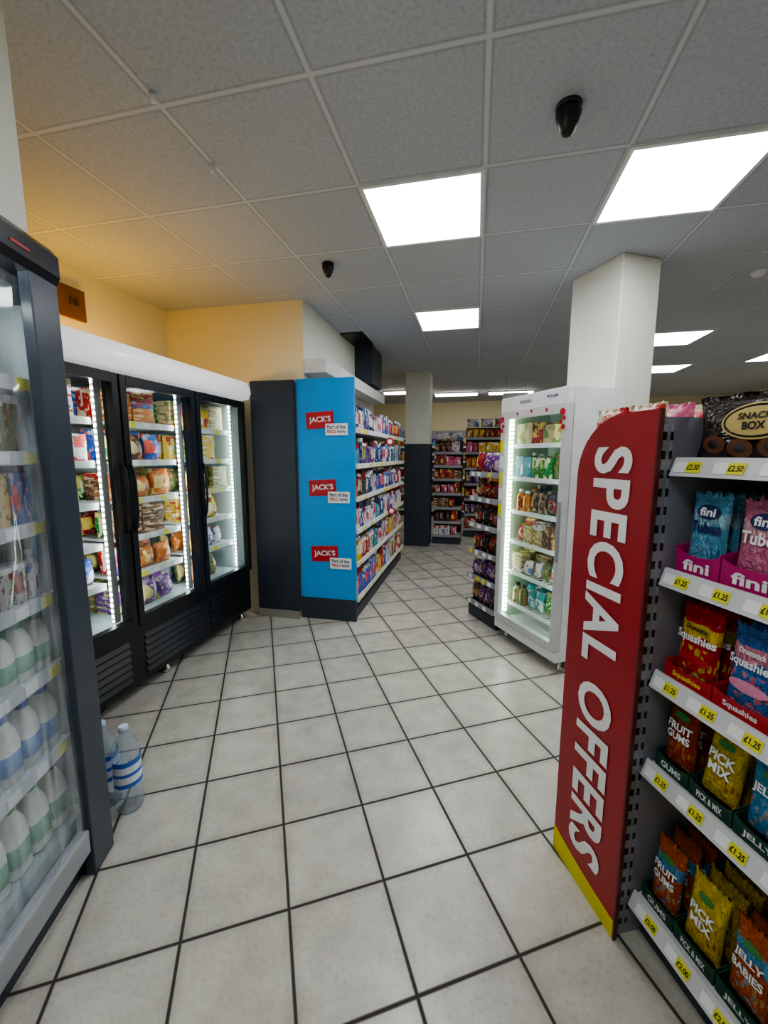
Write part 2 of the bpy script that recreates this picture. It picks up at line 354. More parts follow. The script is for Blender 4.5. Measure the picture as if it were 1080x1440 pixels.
def spray():
    m = MB(); m.mi(WHITE); m.lathe([(.44, 0), (.5, .04), (.47, .5), (.2, .7), (.16, .8)], (0, 0, 0), WHITE, 12, sy=.6); m.box(-.35, .2, -.12, .12, .8, .96, JRED, bev=.03); m.box(-.22, -.14, -.05, .05, .6, .82, JRED); return m.mesh('spray_bottle')
U = dict(carton=carton(), bag=pouch(), bottle=bottle(), bottle_dark=bottle(BLACK), can=can(), tub=tub(), jug=jug(mat('cap_green', (.03, .3, .12), .4), mat('label_green', (.25, .5, .35), .4)), jug_blue=jug(mat('cap_blue', (.03, .1, .5), .4), mat('label_blue', (.2, .35, .65), .4)), spray=spray())
PAL = {
 'red': ((.5, .02, .02), (.7, .55, .35), (.8, .7, .55)), 'blue': ((.02, .10, .48), (.55, .68, .8), (.8, .12, .08)), 'green': ((.03, .22, .04), (.65, .6, .15), (.75, .75, .5)),
 'yellow': ((.75, .52, .03), (.5, .06, .03), (.85, .78, .6)), 'orange': ((.62, .17, .02), (.3, .07, .02), (.8, .6, .25)), 'white': ((.72, .72, .70), (.12, .22, .5), (.6, .08, .08)),
 'brown': ((.12, .05, .03), (.4, .2, .08), (.65, .5, .3)), 'purple': ((.14, .03, .24), (.5, .35, .55), (.65, .55, .2)), 'teal': ((.03, .3, .36), (.7, .78, .8), (.1, .15, .3)),
 'pink': ((.7, .14, .26), (.85, .7, .75), (.5, .03, .15)), 'black': ((.02, .02, .025), (.35, .05, .04), (.5, .45, .35)), 'cream': ((.7, .55, .3), (.5, .22, .08), (.2, .3, .08)),
 'navy': ((.02, .04, .2), (.1, .3, .6), (.75, .75, .78)), 'crimson': ((.38, .01, .03), (.1, .02, .03), (.75, .55, .1)), 'olive': ((.12, .16, .04), (.3, .12, .03), (.55, .5, .2))}
def PM(c): return packmat(c, *PAL[c])
MILK = mat('milk_white', (.82, .83, .80), .35)
def put(kind, name, fr, x, y, z, w, d, h, m, label, cat, group, rz=0, tilt=0):
    o = bpy.data.objects.new(name, U[kind]); COL.objects.link(o)
    o.location = fr.w(x, y, z); o.rotation_euler = (tilt, 0, fr.a+rz); o.scale = (w, d, h)
    o.material_slots[0].link = 'OBJECT'; o.material_slots[0].material = m
    return tag(o, label, cat, group)
NM = dict(carton=('carton', 'carton'), flat=('flat_carton', 'carton'), bag=('food_bag', 'bag'), bottle=('bottle', 'bottle'), bottle_dark=('bottle', 'bottle'), can=('can', 'can'), tub=('tub', 'tub'), spray=('spray_bottle', 'spray bottle'))
def fill(fr, x0, x1, ys, z, hmax, kinds, cols, where, group, run=3, wr=(.07, .12), gap=.004, dk=.8):
    for y in ys:
        x = x0
        while True:
            k = rng.choice(kinds); c = rng.choice(cols); w = rng.uniform(*wr)*(1.25 if k in ('carton', 'bag') else 1.6 if k == 'flat' else .85); h = hmax*rng.uniform(.72, .97)
            d = min(w*dk, .11) if k in ('carton', 'bag', 'spray', 'flat') else w
            stop = False
            for _ in range(rng.randint(1, run)):
                if x+w > x1: stop = True; break
                nm, ct = NM[k]; lab = f'{c} printed {ct} standing {where}'
                if k == 'flat':
                    t_ = rng.uniform(.032, .045); zz = z+.001
                    while zz+t_ < z+hmax:
                        put('carton', nm, fr, x+w/2, y+d/2+.008+rng.uniform(0, .006), zz, w, d, t_, PM(c), f'flat {c} printed carton stacked {where}', ct, group); zz += t_+.0008
                        if rng.random() < .25: c = rng.choice(cols)
                else:
                    bg = k == 'bag'
                    put(k, nm, fr, x+w/2, y+d/2+.008+(rng.uniform(0, .02) if bg else 0), z+.001, w*(1.05 if bg else 1), d, h*rng.uniform(.9, 1), PM(c), lab, ct, group, rz=rng.uniform(-.03, .03), tilt=rng.uniform(-.12, 0) if bg else 0)
                x += w*1.04+gap
            if stop or x > x1-.05: break
# ------------------------------------------------------------------ gondola builder
def gondola(name, fr, L, D, zs, top, label, group=None, body=WHITE, rail=WHITE, back=GREYM, base=.1, tags=True):
    t = thing(name, fr, (0, 0, 0), label, 'shelving unit', group)
    part(t, 'back_panel', B(0, L, D, D+.03, 0, top, back))
    part(t, 'plinth', B(0, L, .02, D, 0, base, SLATE))
    for z in zs:
        s = part(t, 'shelf', B(.005, L-.005, .004, D, z-.022, z, body))
        r = MB().box(.005, L-.005, -.012, .003, z-.03, z+.016, rail, bev=.002)
        if tags:
            x = .04
            while x < L-.08: r.box(x, x+.05, -.0145, -.0125, z-.024, z+.01, YELT if rng.random() < .35 else TXW); x += rng.choice((.09, .12, .16))
        q = bpy.data.objects.new('price_rail', r.mesh('price_rail')); COL.objects.link(q); q.parent = s
    return t
# ------------------------------------------------------------------ household gondola with blue end
J = Fr(*R.w(-1.015, 3.43)[:2], 77.4)
jz = [.2, .53, .83, 1.12, 1.41, 1.72]
gondola('household_shelving', J, 2.34, .42, jz, 2.0, 'white shelving full of toiletries and cleaning products')
HC = [['white', 'blue', 'yellow', 'red', 'green'], ['white', 'red', 'orange', 'teal', 'yellow'], ['blue', 'white', 'navy', 'white', 'teal'], ['navy', 'white', 'blue', 'black', 'red'], ['teal', 'navy', 'black', 'white', 'purple'], ['navy', 'teal', 'black', 'white', 'crimson', 'blue']]
for i, z in enumerate(jz):
    nz = (jz+[2.02])[i+1]
    fill(J, .02, 2.32, [.0, .13], z, nz-z-.05, ['bottle', 'bottle_dark', 'spray', 'bottle', 'tub', 'carton', 'can'], HC[i], 'on household shelf', 'household goods on white shelving', wr=(.05, .085), run=3)
bp = thing('promotional_end_panel', R, (-1.541, 3.40, 0), 'bright blue end panel with red name plates', 'panel')
part(bp, 'board', B(0, .526, 0, .02, .2, 2.15, BLUE, bev=.002)); part(bp, 'kick_plate', B(0, .526, -.004, .02, 0, .2, SLATE), 'dark grey kick plate')
for zc, du in ((1.80, 0), (1.215, .012), (.62, .02)):
    rp = part(bp, 'name_plate', B(-.125, .125, -.006, 0, -.07, .07, JRED), 'red name plate with white lettering', loc=(.215+du, 0, zc)); rp.rotation_euler = (0, math.radians(-3), 0)
    part(rp, 'lettering', textmesh("JACK'S", .2, .062, TXW, .02), loc=(0, -.008, 0))
    wp = part(bp, 'tagline_plate', B(-.1, .1, -.009, -.006, -.05, .05, TXW), 'white tagline plate', loc=(.365+du, 0, zc-.082))
    part(wp, 'lettering', textmesh('Part of the', .165, .032, NAVY, .02), loc=(0, -.0105, .022))
    part(wp, 'lettering', textmesh('TESCO', .085, .026, JRED, .03), loc=(-.046, -.0105, -.018)); part(wp, 'lettering', textmesh('family', .075, .03, NAVY, .02), loc=(.046, -.0105, -.02))
def disc(r, n=20, y=0, z=0): return MB().prism([(r*math.cos(6.283*k/n), y, z+r*math.sin(6.283*k/n)) for k in range(n)], (0, .0015, 0), JRED)
for x, y, z in ((1.15, -.06, 1.66), (1.25, -.06, .86)):
    t = thing('round_price_badge', J, (x, y, z-.07), 'round red and white price badge clipped to shelf', 'price badge', 'round shelf badges')
    t.rotation_euler[2] += math.radians(-75)
    n = 20
    part(t, 'disc', disc(.045, z=.06)); m = MB(); m.prism([(.026*math.cos(6.283*k/n), -.002, .06+.026*math.sin(6.283*k/n)) for k in range(n)], (0, .0015, 0), TXW); part(t, 'centre', m)
# ------------------------------------------------------------------ freezer
t = thing('display_freezer', FZ, (0, 0, 0), 'black three-door glass display freezer with glowing white header', 'freezer')
W3 = 1.95; DW = .65
m = MB()
m.box(-W3, 0, .05, .75, .08, .46, BLACK); m.box(-W3, 0, .70, .75, .46, 2.0, LINER); m.box(-W3, 0, .05, .70, 1.95, 2.0, BLACK)
m.box(-W3, -W3+.04, .05, .70, .46, 1.95, LINER); m.box(-.04, 0, .05, .70, .46, 1.95, LINER); m.box(-W3-.003, -W3, .05, .75, .46, 2, BLACK); m.box(0, .003, .05, .75, .46, 2, BLACK)
for k in (1, 2): m.box(-k*DW-.02, -k*DW+.02, .05, .10, .46, 1.95, BLACK)
m.box(-W3+.04, -.04, .1, .7, .46, .48, LINER)
part(t, 'cabinet', m)
pts = [(-W3, .05, 1.965), (-W3, -.035, 1.975), (-W3, -.06, 2.02), (-W3, -.055, 2.07), (-W3, -.025, 2.115), (-W3, .03, 2.135), (-W3, .10, 2.135), (-W3, .10, 2.0), (-W3, .05, 2.0)]
part(t, 'header_canopy', MB().prism(pts, (W3, 0, 0), HEADER, True), 'glossy white illuminated header')
g = MB(); g.box(-W3, 0, .03, .05, .09, .455, BLACK)
for k in range(3):
    for z in range(6): g.prism([(-(k+1)*DW+.06, .03, .13+z*.045), (-(k+1)*DW+.06, .015, .135+z*.045), (-(k+1)*DW+.06, .03, .16+z*.045)], (DW-.12, 0, 0), BLACK)
part(t, 'lower_grille', g, 'black louvred lower grille')
for k in range(3):
    x1 = -k*DW; x0 = x1-DW
    for xa, sd in ((x0+.03, 1), (x1-.07, -1)):
        m = MB().box(xa, xa+.04, .102, .125, .5, 1.93, WHITE)
        s_ = part(t, 'light_strip', m, 'vertical strip of white LEDs')
        q = bpy.data.objects.new('lamp', MB().box(xa+.008, xa+.032, .125, .129, .51, 1.92, LED).box(xa+(.04 if sd > 0 else -.003), xa+(.043 if sd > 0 else 0), .108, .120, .51, 1.92, LED).mesh('lamp')); COL.objects.link(q); q.parent = s_
    d = part(t, 'door', MB().box(x0+.006, x0+.05, 0, .045, .465, 1.955, BLACK, bev=.004).box(x1-.05, x1-.006, 0, .045, .465, 1.955, BLACK, bev=.004).box(x0+.05, x1-.05, 0, .045, .465, .52, BLACK).box(x0+.05, x1-.05, 0, .045, 1.90, 1.955, BLACK), 'black framed glass door')
    part(d, 'glass', B(x0+.05, x1-.05, .018, .020, .52, 1.9, GLASS))
    hx = (x1-.03) if k == 2 else (x0+.03)
    part(d, 'handle', MB().tube([(hx, 0, 1.05), (hx, -.018, 1.08), (hx, -.028, 1.16), (hx, -.028, 1.34), (hx, -.018, 1.42), (hx, 0, 1.45)], .009, BLACK), 'curved black handle')
    for z in (.74, .98, 1.22, 1.46, 1.70):
        s = part(t, 'shelf', MB().box(x0+.05, x1-.05, .16, .66, z-.012, z, SHELFW)); 
        r = MB().box(x0+.05, x1-.075, .135, .15, z-.03, z+.01, WHITE)
        xx = x0+.08
        while xx < x1-.15: r.box(xx, xx+.045, .133, .135, z-.026, z+.006, YELT if rng.random() < .4 else TXW); xx += .11
        q = bpy.data.objects.new('price_rail', r.mesh('price_rail')); COL.objects.link(q); q.parent = s
    cols = [['yellow', 'green', 'cream', 'olive', 'white', 'orange'], ['orange', 'brown', 'olive', 'purple', 'red', 'blue', 'cream', 'crimson', 'green'], ['blue', 'red', 'olive', 'white', 'orange', 'brown']][k]
    for z in (.482, .74, .98, 1.22, 1.46, 1.70):
        fill(FZ, x0+.072, x1-.072, [.152, .27, .39], z, .215, ['bag', 'bag', 'bag', 'flat'] if z < 1.3 else ['flat', 'bag', 'carton'] if z < 1.6 else ['flat', 'carton'], cols, 'inside freezer', 'frozen food packs in freezer', run=2, wr=(.09, .135), dk=.7)
for x in (-.06, -1.0, -W3+.06):
    for y in (.1, .68):
        part(t, 'castor', MB().lathe([(.03, 0), (.036, .01), (.036, .03), (.012, .05), (.012, .08)], (x, y, 0), CHROME, 12))
lm = thing('uplight_tube', FZ, (-.95, .55, 2.001), 'warm glowing tube lamp lying on top of freezer', 'lamp')
part(lm, 'tube', MB().tube([(-.45, 0, .03), (.45, 0, .03)], .016, WARM)); part(lm, 'base', B(-.48, .48, -.03, .03, 0, .014, WHITE))
WL = Fr(*R.w(-2.81, 2.45)[:2], 77.4)
wb = thing('wooden_sign', WL, (0, 0, 2.45), 'small wooden sign with dark lettering mounted on cream wall', 'sign')
part(wb, 'board', B(-.15, .13, -.03, -.004, 0, .21, WOOD, bev=.003)); part(wb, 'lettering', textmesh('NI', .07, .06, TXK, .03), loc=(.04, -.032, .12))
# ------------------------------------------------------------------ dairy cabinet
t = thing('dairy_cabinet', DF, (0, 0, 0), 'open chilled dairy cabinet with clear vinyl strip curtain', 'fridge')
m = MB(); m.box(-1.7, 0, .66, .70, 0, 2.1, LINER); m.box(-1.7, -.04, .06, .66, .12, .22, LINER); m.box(-1.7, 0, .05, .66, 0, .12, SLATE); m.box(-1.7, -.04, .1, .66, 1.97, 2.1, LINER)
part(t, 'cabinet', m)
part(t, 'end_panel', MB().box(-.04, 0, .04, .70, .0, 2.1, SLATE).box(-.12, 0, 0, .035, 0, 2.1, mat('slate_front', (.05, .065, .09), .3), bev=.004), 'dark slate blue end panel')
part(t, 'inner_liner', B(-.046, -.041, .05, .66, .25, 1.96, LINER), 'pale inner side liner')
part(t, 'canopy', MB().prism([(-1.7, .1, 2.02), (-1.7, .0, 2.035), (-1.7, -.012, 2.06), (-1.7, -.012, 2.12), (-1.7, .01, 2.145), (-1.7, .66, 2.145), (-1.7, .66, 2.1), (-1.7, .1, 2.1)], (1.7, 0, 0), mat('canopy_dark', (.02, .022, .028), .25)), 'black overhanging canopy')
part(t, 'canopy_mark', B(-.20, -.13, -.014, -.0125, 2.08, 2.088, JRED), 'small red mark')
part(t, 'front_sill', MB().box(-1.7, -.12, .005, .045, .10, .19, mat('sill', (.36, .38, .41), .3), bev=.008), 'grey front sill')
part(t, 'lamp_strip', B(-1.65, -.2, .06, .12, 1.95, 1.965, LAMPD))
dz = [.25, .52, .80, 1.04, 1.28, 1.50, 1.72]
for z in dz[1:]:
    s = part(t, 'shelf', B(-1.69, -.065, .075, .65, z-.015, z, WHITE)); r = B(-1.69, -.065, .058, .072, z-.03, z+.012, mat('rail_grey', (.6, .62, .66), .3)); 
    for k in range(8): r.box(-.14-k*.11, -.09-k*.11, .0555, .0575, z-.026, z+.008, TXW if k % 3 else YELT)
    q = bpy.data.objects.new('price_rail', r.mesh('price_rail')); COL.objects.link(q); q.parent = s
for k in range(9):
    m = MB(); i = m.mi(VINYL); xs = -.115-k*.17
    pr = None
    for j in range(19):
        a = j/18; row = []
        for b in range(9):
            xx = xs-b/8*.185; zz = 2.01-a*1.82
            row.append(m.bm.verts.new((xx, .026+.010*(k % 2)+.009*math.sin(xx*45+a*5)*a+.004*math.sin(a*11+k), zz)))
        if pr:
            for b in range(8):
                f = m.bm.faces.new((pr[b], pr[b+1], row[b+1], row[b])); f.smooth = True
        pr = row
    part(t, 'curtain_strip', m, 'clear flexible vinyl strip')
def jugs(z, x0, x1, ys, w, h, label, m=MILK, k='jug'):
    for y in ys:
        x = x1
        while x-w > x0:
            put(k, 'milk_bottle', DF, x-w/2, y+w/2, z, w*.9, w*.9, h, m, label, 'milk bottle', 'chilled goods in dairy cabinet', rz=1.57+rng.uniform(-.15, .15)); x -= w
jugs(.225, -1.1, -.07, [.08, .18], .088, .24, 'white plastic milk bottle with green cap')
jugs(.521, -1.1, -.07, [.08, .18], .083, .225, 'white plastic milk bottle with blue cap', k='jug_blue')
jugs(.801, -1.1, -.07, [.08, .17], .075, .195, 'white plastic milk bottle with green cap')
for z, ks, cs in ((1.04, ['bottle', 'tub'], ['white', 'teal', 'cream', 'green']), (1.28, ['tub', 'carton', 'bottle'], ['white', 'cream', 'blue', 'white']), (1.50, ['tub', 'carton', 'bag'], ['white', 'cream', 'yellow', 'olive']), (1.72, ['carton', 'bag'], ['cream', 'yellow', 'white', 'brown'])):
    fill(DF, -1.1, -.07, [.08, .2], z, .185, ks, cs, 'in dairy cabinet', 'chilled goods in dairy cabinet', wr=(.055, .08))
# ------------------------------------------------------------------ shrink-wrapped water pack
BAND = mat('band_blue', (.05, .14, .6), .35)
def water(x, y, r, h, rz):
    t = thing('water_bottle', Fr(x, y, rz), (0, 0, 0), 'large clear plastic water bottle on floor beside cabinet', 'bottle', 'water bottles on floor')
    pr = [(r*.9, 0), (r, .015)]
    for k in range(7): z = .03+k*h*.09; pr += [(r, z), (r*.93, z+h*.03), (r, z+h*.06)]
    pr += [(r, h*.70), (r*.75, h*.82), (r*.3, h*.91), (r*.28, h*.94)]
    part(t, 'bottle_body', MB().lathe(pr, (0, 0, 0), PET, 20))
    part(t, 'cap', MB().lathe([(r*.34, h*.94), (r*.34, h), (r*.3, h*1.005)], (0, 0, 0), mat('cap_pale', (.6, .75, .9), .4), 14))
    mb = MB(); n = 12; i = mb.mi(mat('band_pale', (.75, .82, .92), .3)); j = mb.mi(BAND)
    for k in range(n):
        a0 = math.radians(-120+k*15); a1 = math.radians(-120+(k+1)*15); rr = r*1.02
        for z0, z1, mi_ in ((.33, .38, j), (.38, .46, i), (.46, .50, j), (.50, .58, i), (.58, .64, j)):
            f = mb.bm.faces.new([mb.bm.verts.new((rr*math.cos(a), rr*math.sin(a), z*h)) for a, z in ((a0, z0), (a1, z0), (a1, z1), (a0, z1))]); f.material_index = mi_
    bmesh.ops.remove_doubles(mb.bm, verts=mb.bm.verts, dist=.0001)
    part(t, 'label_band', mb)
water(-1.095, 1.575, .054, .375, 0); water(-1.207, 1.60, .054, .375, 12)
# ------------------------------------------------------------------ upright fridge
t = thing('upright_display_fridge', F, (0, 0, 0), 'tall white glass-door upright display fridge, brightly lit inside', 'fridge')
FW = .69; FD = .47; FH = 1.93
LG = mat('liner_green', (.46, .58, .47), .4)
m = MB(); m.box(0, .035, .05, FD, .09, FH, WHITE); m.box(FW-.035, FW, .05, FD, .09, FH, WHITE); m.box(.035, FW-.035, FD-.03, FD, .09, FH, LG); m.box(.035, .038, .09, FD-.03, .17, 1.82, LG); m.box(FW-.038, FW-.035, .09, FD-.03, .17, 1.82, LG); m.box(.035, FW-.035, .05, FD-.03, .09, .17, WHITE); m.box(.035, FW-.035, .05, FD-.03, 1.82, FH, WHITE)
part(t, 'cabinet', m)
SIL = mat('door_silver', (.6, .61, .62), .3)
d = part(t, 'door', MB().box(0, .05, 0, .045, .17, 1.82, SIL, bev=.003).box(FW-.05, FW, 0, .045, .17, 1.82, SIL, bev=.003).box(.05, FW-.05, 0, .045, .17, .22, SIL).box(.05, FW-.05, 0, .045, 1.77, 1.82, SIL), 'silver framed glass door')
part(d, 'glass', B(.05, FW-.05, .018, .020, .22, 1.77, GLASS))
part(d, 'handle', B(FW-.03, FW-.015, -.02, 0, .8, 1.2, GREYM, bev=.003))
part(t, 'header', MB().box(0, FW, 0, .05, 1.82, FH, WHITE, bev=.004)); part(t, 'lettering', textmesh('POLAR', .1, .02, NAVY, .02), loc=(.55, -.002, 1.885)); part(t, 'control_panel', B(.22, .34, -.003, 0, 1.87, 1.89, GREYM))
part(t, 'kick_plate', MB().box(0, FW, .01, .05, .09, .165, WHITE, bev=.003))
for xa in (.04, FW-.06):
    m = MB(); m.box(xa, xa+.02, .055, .08, .22, 1.77, LEDC); part(t, 'light_strip', m, 'bright vertical light strip')
for x in (.05, FW-.05):
    for y in (.1, FD-.06): part(t, 'foot', MB().lathe([(.025, 0), (.025, .02), (.012, .03), (.012, .09)], (x, y, 0), CHROME, 10))
fz = [.32, .58, .83, 1.07, 1.33, 1.58]
for z in fz:
    m = MB()
    for k in range(14): m.tube([(.045+k*.046, .09, z-.004), (.045+k*.046, .43, z-.004)], .0022, WHITE, 5)
    m.box(.039, FW-.039, .088, .094, z-.012, z, WHITE); m.box(.039, FW-.039, .425, .43, z-.012, z, WHITE)
    s = part(t, 'wire_shelf', m, 'white wire shelf')
    q = bpy.data.objects.new('price_rail', B(.08, FW-.08, .082, .087, z-.028, z+.004, TXW).mesh('price_rail')); COL.objects.link(q); q.parent = s
for z, k, c, h in ((.32, ['bottle_dark', 'bag'], ['olive', 'green', 'teal', 'cream'], .19), (.58, ['flat', 'bag', 'bag', 'carton'], ['olive', 'brown', 'white', 'cream', 'green'], .18), (.83, ['flat', 'bag', 'carton'], ['brown', 'crimson', 'white', 'cream', 'olive'], .18), (1.07, ['tub', 'bottle', 'bag', 'carton'], ['brown', 'black', 'orange', 'white', 'cream'], .21), (1.33, ['bottle', 'bag', 'carton'], ['teal', 'white', 'green', 'olive', 'brown'], .21), (1.58, ['bag', 'carton', 'flat'], ['cream', 'white', 'olive', 'crimson'], .17)):
    fill(F, .085, FW-.085, [.088, .2, .31], z, h, k, c, 'inside upright fridge', 'drinks and chilled packs in upright fridge', run=2, wr=(.06, .09))
def sticker(x, z, r):
    n = 14
    solo('round_sticker', F, (x, -.0045, z), MB().prism([(r*(1+.22*(k % 2))*math.cos(6.283*k/n), 0, r*(1+.22*(k % 2))*math.sin(6.283*k/n)) for k in range(n)], (0, .002, 0), JRED), 'small red scalloped decoration on fridge door', 'sticker', 'red fridge decorations')
for a in ((.645, 1.775, .020), (.66, 1.735, .013), (.635, 1.71, .012), (.655, 1.68, .015), (.02, 1.77, .022), (.035, 1.72, .015), (.018, 1.685, .015), (.5, 1.80, .010), (.35, 1.805, .010), (.2, 1.80, .010)): sticker(*a)
for k in range(6):
    solo('price_label', F, (.026, -.0035, .90+k*.125), B(-.02, .02, 0, .003, 0, .09, YELT if k % 2 else TXW), 'small price label stuck on fridge frame', 'label', 'labels on fridge frame')
S = Fr(*F.w(-.50, .05)[:2], -70)
sz = [.16, .40, .64, .88, 1.12, 1.34]
gondola('snack_stand', S, .44, .3, sz, 1.56, 'dark narrow snack stand beside upright fridge', body=SLATE, rail=GREYM, back=BLACK)
for i, z in enumerate(sz): fill(S, .01, .43, [.01, .12], z, .2, ['bag'], ['brown', 'black', 'orange', 'crimson', 'purple'], 'on dark snack stand', 'snack bags on dark stand', wr=(.07, .09))
# ------------------------------------------------------------------ far shelving
def far(name, u, v, L, top, zs, cols, kinds, label, group, body=WHITE, back=GREYM, wr=(.09, .14), deg=-12.6):
    fr = Fr(*R.w(u, v)[:2], deg)
    gondola(name, fr, L, .35, zs, top, label, body=body, back=back, tags=False, rail=body)
    for i, z in enumerate(zs):
        hm = (zs+[top+.02])[i+1]-z-.035
        fill(fr, .02, L-.02, [.008], z, min(hm, .28), kinds, cols, 'on distant shelving', group, wr=wr)
    return fr
f1 = far('snack_shelving', -.70, 6.88, .48, 1.74, [.15, .38, .62, .86, 1.10, 1.32, 1.54], ['black', 'crimson', 'brown', 'pink', 'white', 'red'], ['bag', 'carton', 'flat'], 'dark shelving packed with crisps and snacks', 'snack packs near pillar', body=GREYM, back=BLACK, wr=(.06, .09))
f2 = far('snack_shelving', -.20, 7.6, 1.5, 2.0, [.15, .42, .70, .98, 1.26, 1.54, 1.8], ['red', 'crimson', 'purple', 'orange', 'yellow', 'pink', 'red', 'purple'], ['bag', 'carton'], 'tall dark shelving with colourful snack bags', 'snack bags at aisle end', body=GREYM, back=BLACK, wr=(.07, .10))
for k in range(6): put('bag', 'bulk_pack', f2, .13+k*.24, .16, 2.001, .22, .16, .15, PM('white'), 'bulky white wrapped pack lying on top of shelving', 'bulk pack', 'bulk packs on shelving top')
for k in range(2): put('bag', 'bulk_pack', f1, .13+k*.23, .16, 1.741, .21, .16, .13, PM('white'), 'bulky white wrapped pack lying on top of shelving', 'bulk pack', 'bulk packs on shelving top')
far('grocery_shelving', -2.6, 10.05, 4.2, 2.1, [.15, .55, .95, 1.35, 1.7], ['brown', 'red', 'yellow', 'green', 'cream', 'orange', 'navy'], ['carton', 'tub', 'bottle'], 'long grocery shelving along end wall', 'groceries along end wall', wr=(.14, .2))
far('grocery_shelving', 2.0, 4.7, 2.2, 1.75, [1.2, 1.5], ['pink', 'white', 'red', 'cream'], ['bag', 'carton'], 'grocery shelving seen over sweet display', 'groceries beyond sweet display')
# ------------------------------------------------------------------ sweets gondola (foreground)
GL = 1.1; GD = .44
t = thing('sweet_shelving', G, (0, 0, 0), 'grey metal shelving with sweets and price rails', 'shelving unit')
part(t, 'back_panel', B(0, GL, GD, GD+.03, 0, 1.62, WHITE))
part(t, 'plinth', B(0, GL, .03, GD, 0, .115, SLATE))
UG = mat('upright_grey', (.30, .31, .36), .35, .3)
ep = part(t, 'end_panel', MB().box(-.035, -.005, -.068, GD+.03, 0, 1.60, UG), 'slotted grey metal upright')
SLOT = stripmat('slot_marks', (.30, .31, .36), (.01, .01, .012), .05, .45)
for y0, y1 in ((-.052, -.040), (-.028, -.020)):
    q = bpy.data.objects.new('slot_strip', MB().box(-.0052, -.0035, y0, y1, .03, 1.58, SLOT).mesh('slot_strip')); COL.objects.link(q); q.parent = ep
gz = [.15, .60, .88, 1.18, 1.48]
price = {.15: '£2.00', .60: '£1.25', .88: '£1.25', 1.18: '£1.25', 1.48: '£2.50'}
RAIL = mat('rail_white', (.68, .69, .71), .3)
for z in gz:
    s = part(t, 'shelf', B(0, GL, .004, GD, z-.02, z, WHITE))
    pts = [(.002, -.03, z-.034), (.002, -.012, z+.014), (.002, -.006, z+.014), (.002, .003, z-.006), (.002, .003, z-.034)]
    r = bpy.data.objects.new('price_rail', MB().prism(pts, (GL-.004, 0, 0), RAIL).mesh('price_rail')); COL.objects.link(r); r.parent = s
    ang = -math.atan2(.018, .048)
    x = .035 if z > .3 else .05
    while x < .75:
        w_ = .038
        pt = part(t, 'price_tag', MB().box(-w_/2, w_/2, -.0012, 0, -.015, .013, YELT).box(-w_/2-.034, -w_/2-.001, -.0012, 0, -.015, .013, TXW), 'yellow price tag', loc=(x+.03, -.0222, z-.01)); pt.rotation_euler = (ang, 0, 0)
        part(pt, 'lettering', textmesh(price[z], .033, .015, TXK, .025), loc=(0, -.0022, -.001))
        x += .105
sg = thing('special_offers_sign', G, (0, -.074, 0), 'tall red special offers sign board with yellow foot', 'sign')
n = 10; X0, X1, Z1, rad = -.311, .002, 1.62, .19
arc = [(X0+rad-rad*math.sin(k/n*math.pi/2), Z1-rad+rad*math.cos(k/n*math.pi/2)) for k in range(n+1)]
outline = [(X1, .0), (X1, Z1)]+arc+[(X0, .0)]
part(sg, 'board', MB().prism([(a, 0, b) for a, b in outline], (0, .006, 0), REDS), 'red board with rounded top corner')
yo = [(X1, 0)]+[(X1+(X0-X1)*k/8, .06+.035*(k/8)**2) for k in range(9)]+[(X0, 0)]
part(sg, 'foot_band', MB().prism([(a, -.002, b) for a, b in yo], (0, .0018, 0), YELB), 'yellow foot band')
part(sg, 'edge_trim', B(X1, X1+.006, -.003, .01, 0, Z1, mat('trim_dark', (.12, .02, .02), .4)))
part(sg, 'lettering', textmesh('SPECIAL OFFERS', 1.40, .155, TXW, .03, 'down', space=1.08), 'bold white lettering', loc=(-.15, -.003, .825))
t = thing('end_cap_shelving', G, (0, 0, 0), 'grey end-cap shelving behind red sign', 'shelving unit')
part(t, 'frame', MB().box(-.34, -.31, .40, GD+.03, 0, 1.44, GREYM).box(-.06, -.037, -.06, GD+.03, 0, 1.44, GREYM))
for z in (.15, .6, 1.0, 1.44): part(t, 'shelf', B(-.33, -.037, -.06, GD, z-.02, z+.001, WHITE))
for k in range(5):
    for xx in (-.255, -.115):
        put('bag', 'crisp_bag', G, xx, -.0+k*.088, 1.442, .135, .07, .205, PM('pink' if k % 2 else 'red'), 'red and white snack bag on end-cap shelf', 'bag', 'snack bags on end-cap')
